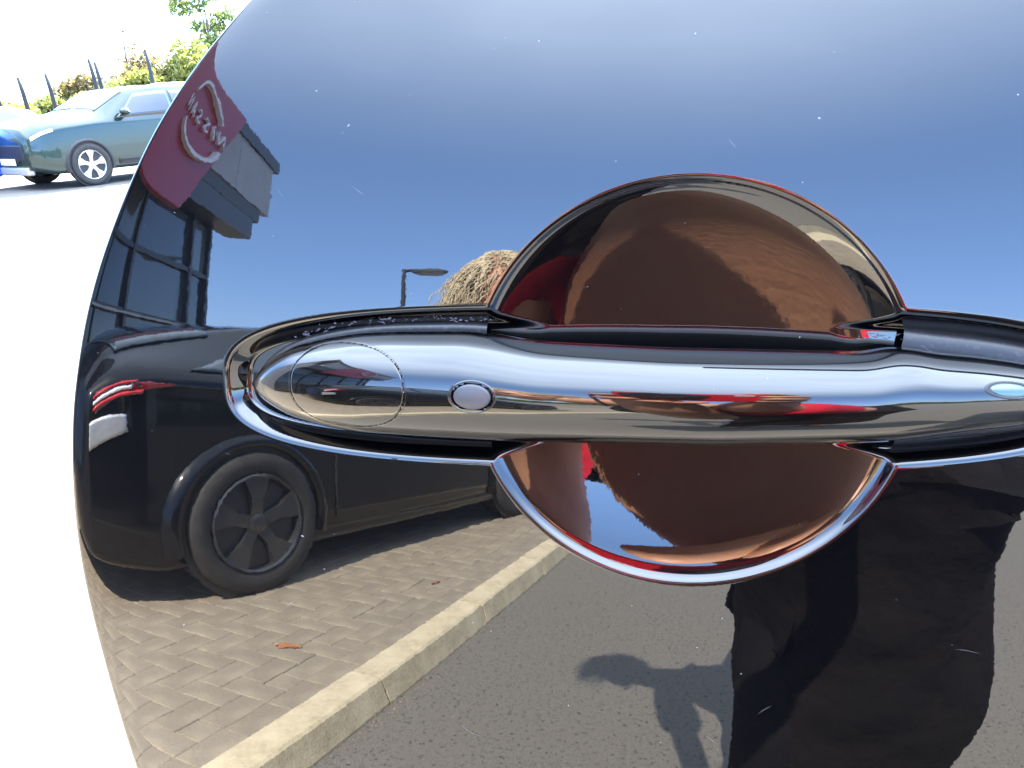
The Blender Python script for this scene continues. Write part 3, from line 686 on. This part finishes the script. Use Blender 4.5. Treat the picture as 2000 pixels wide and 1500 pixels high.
# street lamp
m_pole = pmat('weathered_steel', (.03, .033, .036), .6, spec=.2)
lp = thing('street_lamp', 'slim grey street lamp with flat oval head, mirrored beside photographer', 'street lamp', loc=(-6.17, -15.9, ROAD))
mesh('pole', *tube([(0, 0, 0), (0, 0, 1.2), (-.05, 0, 3), (-.10, .0, 4.55), (-.10, 0, 4.66)], [.09, .08, .065, .055, .05], 10), m_pole, lp, True)
mesh('arm', *tube([(-.10, 0, 4.60), (.1, 0, 4.64), (.4, 0, 4.63)], [.04, .04, .035], 8), m_pole, lp, True)
V = [(.62+.52*math.cos(t*2*math.pi/24)*s_, .16*math.sin(t*2*math.pi/24)*s_, 4.60+z) for s_, z in ((.2, .07), (.75, .055), (1, .0), (.92, -.05)) for t in range(24)]
lh = mesh('lamp_head', V, [tuple(int(i) for i in q) for q in gridq(4, 24, True)]+[tuple(range(24))], m_pole, lp, True)
V = [(.62+.46*math.cos(t*2*math.pi/24)*s_, .14*math.sin(t*2*math.pi/24)*s_, 4.60+z) for s_, z in ((1, -.045), (.8, -.10), (.3, -.12)) for t in range(24)]
mesh('lamp_glass', V, [tuple(int(i) for i in q) for q in gridq(3, 24, True)]+[tuple(48+k for k in range(24))], m_fascia, lh, True)

# ------------------------------------------------------------------ greenery and fence in the open background
def foliage(n, blobs, leaf, seed=0):
    g_ = np.random.default_rng(seed); V, F = [], []
    bl = np.array(blobs); wts = bl[:, 3]*bl[:, 4]*bl[:, 5]; wts /= wts.sum()
    k = g_.choice(len(bl), n, p=wts); d = g_.normal(size=(n, 3)); d /= np.linalg.norm(d, axis=1)[:, None]
    rad = g_.random(n)**.45; p = bl[k, :3]+d*rad[:, None]*bl[k, 3:6]
    a = g_.normal(size=(n, 3)); a /= np.linalg.norm(a, axis=1)[:, None]; b = np.cross(a, g_.normal(size=(n, 3))); b /= np.linalg.norm(b, axis=1)[:, None]
    s = leaf*(.6+.8*g_.random(n))[:, None]
    V = np.stack([p-a*s, p+b*s*.5, p+a*s, p-b*s*.5], 1).reshape(-1, 3)
    Q = np.arange(4*n).reshape(-1, 4)
    return V, Q
def fol_mat(nm, c1, c2):
    m = pmat(nm, c1, .6, noise=(1.3, c2, .4, .65)); b = m.node_tree.nodes['Principled BSDF']
    n_ = m.node_tree; tr_ = n_.nodes.new('ShaderNodeBsdfTranslucent'); mxs = n_.nodes.new('ShaderNodeMixShader'); mxs.inputs[0].default_value = .5
    n_.links.new(b.inputs['Base Color'].links[0].from_socket, tr_.inputs['Color']); out_ = n_.nodes['Material Output']
    n_.links.new(b.outputs[0], mxs.inputs[1]); n_.links.new(tr_.outputs[0], mxs.inputs[2]); n_.links.new(mxs.outputs[0], out_.inputs['Surface']); return m
m_leafg = fol_mat('yellow_green_leaves', (.16, .19, .04), (.21, .21, .05))
m_leafd = fol_mat('green_leaves', (.08, .13, .03), (.12, .15, .04))
m_leafb = fol_mat('russet_leaves', (.15, .10, .05), (.13, .13, .03))
m_bark = pmat('bark', (.08, .065, .05), .9)
def az(a, d, z=0): return Vector((math.sin(R(a))*d, math.cos(R(a))*d, z))
specs = [(-44.6, 40, 3.0, 2.2, m_leafg, 'yellow green'), (-42.3, 42, 3.0, 1.7, m_leafd, 'low mid green'), (-40.4, 41, 2.8, 2.1, m_leafg, 'lime tinted'), (-38.4, 42, 3.0, 3.3, m_leafb, 'russet brown'), (-36.6, 40, 2.6, 3.0, m_leafg, 'golden green'), (-34.9, 42, 3.0, 3.9, m_leafb, 'tall brownish'), (-33.2, 41, 3.0, 4.3, m_leafg, 'tall bright green'), (-31.2, 42, 3.0, 4.2, m_leafd, 'dense deep green'), (-47, 42, 3, 2.6, m_leafd, 'outermost dark green')]
for k, (a, d, wd_, h_, m, wds) in enumerate(specs):
    root = thing('bush', f'{wds} bush in the hedge row behind the fence', 'bush', loc=tuple(az(a, d, ROAD)), group='bushes along the far boundary')
    bl = [(random.uniform(-wd_*.5, wd_*.5), random.uniform(-.6, .6), h_*random.uniform(.3, .72), wd_*.38, .8, h_*.32) for _ in range(9)]
    V, Q = foliage(6500, bl, .12, k)
    npmesh('foliage', V, Q, m, root, smooth=False)
    mesh('stem', *tube([(0, 0, 0), (.05, 0, h_*.35), (.1, .05, h_*.6)], [.08, .05, .02], 7), m_bark, root, True)
def tree(label, loc, h, cr, m, seed, dens=2600, leaf=.16):
    root = thing('tree', label, 'tree', loc=loc, group=None); random.seed(seed)
    mesh('trunk', *tube([(0, 0, 0), (.1, 0, h*.3), (0, .1, h*.6), (.15, 0, h*.9)], [h*.022, h*.017, h*.011, .02], 9), m_bark, root, True)
    bl, lim = [], []
    for _ in range(16):
        a_ = random.uniform(0, 6.28); rr = cr*random.uniform(.15, .8); z = h*random.uniform(.42, .97); s_ = cr*random.uniform(.22, .42)
        x, y = rr*math.cos(a_), rr*math.sin(a_); bl.append((x, y, z, s_, s_, s_*.8)); lim.append(tube([(0, 0, z*.6), (x*.5, y*.5, z*.85), (x, y, z)], [.05, .03, .01], 5))
    mesh('limbs', *joinvf(lim), m_bark, root, True)
    V, Q = foliage(dens, bl, leaf, seed); npmesh('crown', V, Q, m, root, smooth=False)
p = az(-31.4, 60, ROAD); tree('airy pale green tree rising over the boundary hedge', tuple(p), 8.9, 2.3, m_leafd, 5, 2300, .17)
p = az(-36.6, 75, ROAD); tree('thin bare looking tree far beyond the hedge', tuple(p), 7.6, 1.2, m_leafb, 8, 420, .14)
random.seed(11)
fn = thing('boundary_fence', 'row of dark steel fence posts with cranked tops and thin wires', 'fence', loc=(0, 0, ROAD))
pts = []
for a, d, zt in ((-46.0, 30, 2.5), (-44.0, 30, 2.45), (-42.6, 30.3, 2.4), (-41.1, 30.6, 2.5), (-38.55, 31, 2.95), (-38.25, 32, 2.9), (-35.2, 31.5, 3.25), (-31.0, 32, 3.4)):
    b = az(a, d); pts.append((b, zt))
    o = mesh('fence_post', *tube([(b.x, b.y, 0), (b.x-.02, b.y, zt*.5), (b.x-.05, b.y, zt*.8), (b.x-.09, b.y, zt)], [.07, .07, .065, .055], 8), m_pole, fn, True)
for hz in (.5, 1.1, 1.7):
    mesh('wire', *tube([(b.x, b.y, hz) for b, z in pts], .006, 5), m_pole, fn)
# far trees on the photographer's side close off the horizon in the reflections
V, Q = [], []
ft = thing('treeline', 'long low line of distant trees, mirrored as thin dark band', 'trees', loc=(0, 0, 0)) if False else None
bl = []
for k in range(90):
    a_ = R(-75+k*1.9); d = 75+random.uniform(-6, 6); s_ = random.uniform(2.2, 3.6); bl.append((math.sin(a_)*d, -math.cos(a_)*d, random.uniform(.6, 1.9), 3.2, 2.0, s_*.62))
V, Q = foliage(26000, bl, .42, 4)
o = npmesh('distant_trees', V, Q, m_leafd, None, smooth=False); o['kind'] = 'stuff'; tag(o, 'low line of distant trees closing the horizon behind photographer', 'trees')

# ------------------------------------------------------------------ photographer and camera
m_skin = pmat('skin', (.48, .24, .145), .5, noise=(45, (.40, .17, .10), .45, .75), bump=(500, .00018))
m_skin.node_tree.nodes['Principled BSDF'].inputs['Subsurface Weight'].default_value = .08
m_blackcloth = pmat('black_cloth', (.004, .0036, .004), .9, spec=.1, noise=(8, (.008, .006, .0055), .4, .7), bump=(14, .02, 4))
m_trouser = pmat('dark_trousers', (.006, .0055, .007), .9, spec=.1, bump=(12, .015, 4))
m_hair = pmat('blonde_hair', (.50, .42, .27), .5, noise=(30, (.36, .28, .17), .4, .7))
m_shoe = pmat('dark_shoe', (.02, .02, .022), .5)
def skin(name, nodes, edges, m, parent, rootn, sub=2):
    names = list(nodes); me = bpy.data.meshes.new(name)
    me.from_pydata([tuple(nodes[k][0]) for k in names], [(names.index(a), names.index(b)) for a, b in edges], [])
    me.materials.append(m); o = bpy.data.objects.new(name, me); link(o, parent)
    o.modifiers.new('skin', 'SKIN').use_smooth_shade = True
    if not me.skin_vertices: me.attributes.new  # layer is created by the modifier below if missing
    if len(me.skin_vertices) == 0:
        bm_ = bmesh.new(); bm_.from_mesh(me); bm_.verts.layers.skin.verify(); bm_.to_mesh(me); bm_.free()
    sv_ = me.skin_vertices[0].data
    for i, k in enumerate(names):
        r_ = nodes[k][1]; sv_[i].radius = (r_, r_) if not isinstance(r_, tuple) else r_; sv_[i].use_root = (k == rootn)
    s_ = o.modifiers.new('sub', 'SUBSURF'); s_.levels = sub; s_.render_levels = sub
    return o
per = thing('person', 'bending person in black clothes with messy blonde hair, aiming red camera at door', 'person', loc=(.40, -1.05, ROAD))
PO = Vector((.40, -1.05, ROAD))
Vc = lambda x, y, z: Vector((x, y, z))-PO
B = CAM-fwd*.030+cam_r*.014-cam_u*.002
def cf(a, b, c): return B+cam_r*a+cam_u*b+fwd*c-PO           # camera frame point
pel = Vc(.40, -1.02, .80); wst = Vc(.34, -.98, .98); chs = Vc(.24, -.90, 1.08); ncb = Vc(.06, -.84, 1.18); nck = Vc(-.10, -.80, 1.20); hd = Vc(-.225, -.765, 1.272)
shR = Vc(.26, -.86, 1.19); shL = Vc(-.03, -.86, 1.13)
elR = Vc(.29, -.42, 1.09); elL = Vc(.065, -.36, .95)
wrR = cf(.028, -.094, -.044); wrL = cf(-.018, -.112, -.030)
N_ = {'pel': (pel, .135), 'wst': (wst, .125), 'chs': (chs, .135), 'ncb': (ncb, .105), 'nck': (nck, .068), 'skl': (hd+Vector((.02, .0, -.02)), .062),
      'shR': (shR, .058), 'elR': (elR, .042), 'wrR': (wrR, .038), 'shL': (shL, .058), 'elL': (elL, .042), 'wrL': (wrL, .034),
      'hipR': (Vc(.50, -1.06, .74), .095), 'hipL': (Vc(.31, -1.00, .74), .095), 'knR': (Vc(.55, -.98, .38), .060), 'knL': (Vc(.27, -.90, .38), .060), 'anR': (Vc(.56, -1.10, .0), .038), 'anL': (Vc(.26, -1.05, .0), .038),
      'toR': (Vc(.56, -.96, -.055), .033), 'toL': (Vc(.25, -.91, -.055), .033)}
E_ = [('pel', 'wst'), ('wst', 'chs'), ('chs', 'ncb'), ('ncb', 'nck'), ('nck', 'skl'), ('chs', 'shR'), ('shR', 'elR'), ('elR', 'wrR'), ('chs', 'shL'), ('shL', 'elL'), ('elL', 'wrL'),
      ('pel', 'hipR'), ('pel', 'hipL'), ('hipR', 'knR'), ('hipL', 'knL'), ('knR', 'anR'), ('knL', 'anL'), ('anR', 'toR'), ('anL', 'toL')]
# hands: palm plus five bent fingers each
N_['paR'] = (cf(.022, -.054, -.036), .042); E_.append(('wrR', 'paR'))
N_['paL'] = (cf(-.012, -.060, -.020), .042); E_.append(('wrL', 'paL'))
fing = {
 'R1': [cf(.058, .016, -.024), cf(.046, .031, -.010), cf(.028, .031, .002)],
 'R2': [cf(.062, .006, -.010), cf(.055, .006, .014), cf(.036, .004, .021)],
 'R3': [cf(.062, -.011, -.008), cf(.054, -.013, .016), cf(.036, -.014, .022)],
 'R4': [cf(.060, -.028, -.010), cf(.050, -.031, .012), cf(.034, -.031, .018)],
 'R5': [cf(.044, -.015, -.024), cf(.032, -.002, -.021), cf(.022, .006, -.019)],
 'L1': [cf(-.048, -.010, -.012), cf(-.050, -.008, .010), cf(-.040, -.006, .019)],
 'L2': [cf(-.052, -.030, -.006), cf(-.042, -.032, .014), cf(-.026, -.030, .020)],
 'L3': [cf(-.036, -.045, -.006), cf(-.026, -.047, .012), cf(-.010, -.044, .018)],
 'L4': [cf(-.016, -.052, .002), cf(-.004, -.050, .012), cf(.010, -.044, .015)],
 'L5': [cf(-.038, -.024, -.026), cf(-.030, -.010, -.022), cf(-.022, -.000, -.020)]}
for k, ps in fing.items():
    prev = 'pa'+k[0]
    for i, p_ in enumerate(ps):
        nm = k+'_'+str(i); N_[nm] = (p_, (.0095, .0088, .0075)[i]*(1.1 if k[1] == '5' else 1)); E_.append((prev, nm)); prev = nm
body = skin('body', N_, E_, m_skin, per, 'pel')
# clothing follows the same joints a little larger
def sub(names, grow, cut={}):
    return {k: (cut.get(k, N_[k][0]), N_[k][1]+grow) for k in names}
top_n = sub(['pel', 'wst', 'chs', 'ncb', 'shR', 'elR', 'shL', 'elL', 'hipR', 'hipL'], .020)
top_n['elR'] = (shR.lerp(elR, .75), .060); top_n['elL'] = (shL.lerp(elL, .60), .060); top_n['wst'] = (wst+Vector((.08, 0, 0)), .23); top_n['pel'] = (pel+Vector((.035, 0, 0)), .25)
top_n['hem'] = (Vc(.40, -1.02, .12), .20); top_n['mid'] = (Vc(.44, -1.02, .55), .262); top_n['chs'] = (chs+Vector((.05, 0, 0)), .19)
skin('black_top', {k: v for k, v in top_n.items() if k not in ('hipR', 'hipL')}, [('hem', 'mid'), ('mid', 'pel'), ('pel', 'wst'), ('wst', 'chs'), ('chs', 'ncb'), ('chs', 'shR'), ('shR', 'elR'), ('chs', 'shL'), ('shL', 'elL')], m_blackcloth, per, 'pel', 4)
tx = bpy.data.textures.new('folds', 'CLOUDS'); tx.noise_scale = .22; tx.noise_depth = 1
for o in per.children:
    if o.name.startswith('black_top'):
        dm = o.modifiers.new('folds', 'DISPLACE'); dm.texture = tx; dm.strength = .06; dm.mid_level = .5
m_redcloth = pmat('red_cloth', (.50, .012, .03), .75, spec=.2, bump=(60, .003))
for w_n, e_n, t0, t1 in (('wrR', 'elR', .06, .55),):
    a_, b_ = N_[w_n][0], N_[e_n][0]
    skin('red_cuff', {'a': (a_.lerp(b_, t0), .062), 'b': (a_.lerp(b_, (t0+t1)/2), .060), 'c': (a_.lerp(b_, t1), .058)}, [('a', 'b'), ('b', 'c')], m_redcloth, per, 'b')
leg_n = sub(['hipR', 'hipL', 'knR', 'knL', 'anR', 'anL'], .025); leg_n['pel'] = (pel-Vector((0, 0, .08)), .15)
skin('trousers', leg_n, [('pel', 'hipR'), ('pel', 'hipL'), ('hipR', 'knR'), ('hipL', 'knL'), ('knR', 'anR'), ('knL', 'anL')], m_trouser, per, 'pel')
for a_, b_ in (('anR', 'toR'), ('anL', 'toL')):
    A0, B0 = N_[a_][0], N_[b_][0]; d_ = (B0-A0); d_.z = 0
    skin('shoe', {'h': (Vector((A0.x, A0.y, .045))-d_*.25, .045), 'm': (Vector((A0.x, A0.y, .045))+d_*.5, .046), 't': (Vector((A0.x, A0.y, .040))+d_*1.35, .038)}, [('h', 'm'), ('m', 't')], m_shoe, per, 'm')
# head
fd = (Vector((.02, .18, 1.18))-(hd+PO)).normalized(); up0 = Vector((-.42, .05, 1)); hx_ = fd.cross(up0).normalized(); hz_ = hx_.cross(fd)
HM = Matrix(((hx_.x, fd.x, hz_.x, hd.x), (hx_.y, fd.y, hz_.y, hd.y), (hx_.z, fd.z, hz_.z, hd.z), (0, 0, 0, 1)))
def headpt(th_, ph):
    x, y, z = math.cos(ph)*math.sin(th_), math.cos(ph)*math.cos(th_), math.sin(ph)
    rx, ry, rz = .074, .096, .118
    if z < 0: rx *= 1-.22*(-z)**1.5; ry *= 1-.08*(-z)
    p_ = Vector((x*rx, y*ry, z*rz))
    if y > 0:
        gx = lambda x0, z0, sx, sz, h: h*math.exp(-((p_.x-x0)/sx)**2-((p_.z-z0)/sz)**2)
        p_.y += gx(0, -.018, .012, .020, .020)+gx(0, -.030, .014, .010, .008)     # nose
        p_.y -= gx(.030, .004, .017, .011, .010)+gx(-.030, .004, .017, .011, .010)  # sockets
        p_.y += gx(0, .026, .045, .010, .004)+gx(0, -.092, .022, .014, .010)      # brow, chin
        p_.y += gx(0, -.056, .020, .006, .006)-gx(0, -.062, .022, .003, .003)+gx(0, -.069, .017, .005, .005)
    return p_
nt_, np_ = 72, 54
V = [HM @ headpt(2*math.pi*i/nt_, -math.pi/2+math.pi*j/np_) for j in range(np_+1) for i in range(nt_)]
hm = mesh('head', V, [tuple(int(i) for i in q) for q in gridq(np_+1, nt_, True)], m_skin, per, True)
m_eye = pmat('eye', (.05, .04, .03), .1, coat=1); m_lip = pmat('lips', (.38, .10, .09), .4)
for sx in (1, -1):
    V = [HM @ (Vector((sx*.030, .079, .004))+Vector((.012*math.cos(b)*math.sin(a), .012*math.cos(b)*math.cos(a), .009*math.sin(b)))) for b in np.linspace(-1.5, 1.5, 9) for a in np.linspace(0, 2*math.pi, 13)[:-1]]
    mesh('eye', V, [tuple(int(i) for i in q) for q in gridq(9, 12, True)], m_eye, hm, True)
    V, F = tube([Vector((sx*.012, .094, .022)), Vector((sx*.032, .091, .028)), Vector((sx*.050, .078, .022))], [.003, .004, .002], 6); mesh('eyebrow', [HM @ v for v in V], F, m_hair, hm, True)
    V, F = tube([Vector((sx*.073, -.005, .018)), Vector((sx*.082, -.014, .012)), Vector((sx*.081, -.012, -.012)), Vector((sx*.072, -.002, -.024))], [.006, .009, .008, .005], 8); mesh('ear', [HM @ v for v in V], F, m_skin, hm, True)
V, F = tube([Vector((-.024, .086, -.062)), Vector((-.010, .099, -.060)), Vector((0, .101, -.061)), Vector((.010, .099, -.060)), Vector((.024, .086, -.062))], [.001, .0045, .005, .0045, .001], 8)
mesh('mouth', [HM @ v for v in V], F, m_lip, hm, True)
# hair: several hundred locks falling under gravity
locks = []; random.seed(21)
hinv = HM.to_3x3()
for k in range(3200):
    th_ = random.uniform(0, 2*math.pi); ph = math.asin(random.uniform(-.15, 1))
    fy = math.cos(th_)*math.cos(ph)
    if fy > .02 and math.sin(ph) < .72 and (fy > .8 or math.sin(ph) < .25 or random.random() < .7): continue
    p_ = headpt(th_, ph)*1.02; nrm_ = Vector((p_.x, p_.y, p_.z)).normalized()
    P0 = HM @ p_; nw = (hinv @ nrm_).normalized(); ln = random.uniform(.07, .14)
    dirv = (hinv @ Vector((math.copysign(1, p_.x)*.9+random.gauss(0, .4), -.55+random.gauss(0, .3), -.2))).normalized(); pts_ = [P0]; cur = P0
    for s_ in range(6):
        g_ = s_/6
        dirv = (dirv*(1-.30)+Vector((0, 0, -1))*.34+Vector((random.gauss(0, .14), random.gauss(0, .14), random.gauss(0, .1)))).normalized()
        cur = cur+(dirv+nw*(.34 if s_ < 3 else .06))*ln/6
        q = HM.inverted() @ cur; e_ = math.sqrt((q.x/.078)**2+(q.y/.100)**2+(q.z/.122)**2)
        if e_ < 1.03: cur = HM @ (q*(1.03/max(e_, .2)))
        pts_.append(cur.copy())
    w0 = random.uniform(.0006, .0014)
    V, F = tube(pts_, [w0, w0, w0*.95, w0*.85, w0*.7, w0*.5, w0*.15], 4); locks.append((V, F))
o = mesh('hair', *joinvf(locks), m_hair, per, True)

cmr = thing('compact_camera', 'small red compact camera with black lens held in both hands', 'camera', loc=tuple(B))
m_camred = pmat('camera_red', (.62, .008, .018), .28, metal=.2, coat=.8)
m_camblk = pmat('camera_black', (.01, .01, .012), .3, coat=.4)
CM = Matrix(((cam_r.x, fwd.x, cam_u.x), (cam_r.y, fwd.y, cam_u.y), (cam_r.z, fwd.z, cam_u.z))).to_4x4()
def camobj(nm, vf, m, sm=False, bv=0, par=None):
    o = mesh(nm, [CM @ Vector(v) for v in vf[0]], vf[1], m, par or cmr, sm)
    if bv: bevel(o, bv, 3)
    return o
camobj('camera_body', box(-.042, .044, -.011, .010, -.036, .026), m_camred, bv=.005)
lens = []
for r_, y in ((.024, .010), (.024, .0135), (.0205, .0138), (.0205, .021), (.017, .0215), (.017, .0255), (.0145, .0258), (.012, .0245), (.001, .0235)):
    lens.append([(r_*math.cos(t*2*math.pi/36)-.014, y, r_*math.sin(t*2*math.pi/36)+.002) for t in range(36)])
lv = [p_ for rg in lens for p_ in rg]
camobj('lens', (lv, [tuple(int(i) for i in q) for q in gridq(len(lens), 36, True)]), m_camblk, True)
camobj('flash', box(.022, .034, .0095, .0112, .010, .018), m_clear, bv=.001)
camobj('screen', box(-.036, .030, -.0125, -.0108, -.022, .022), m_camblk, bv=.001)
camobj('shutter_button', box(.026, .036, -.004, .004, .028, .031), m_silver, bv=.001)
V, F = tube([(-.0425, 0, .01), (-.056, -.006, .0), (-.060, -.012, -.03), (-.058, -.012, -.07), (-.055, -.015, -.10)], .0018, 6)
camobj('wrist_strap', (V, F), m_camblk, True)
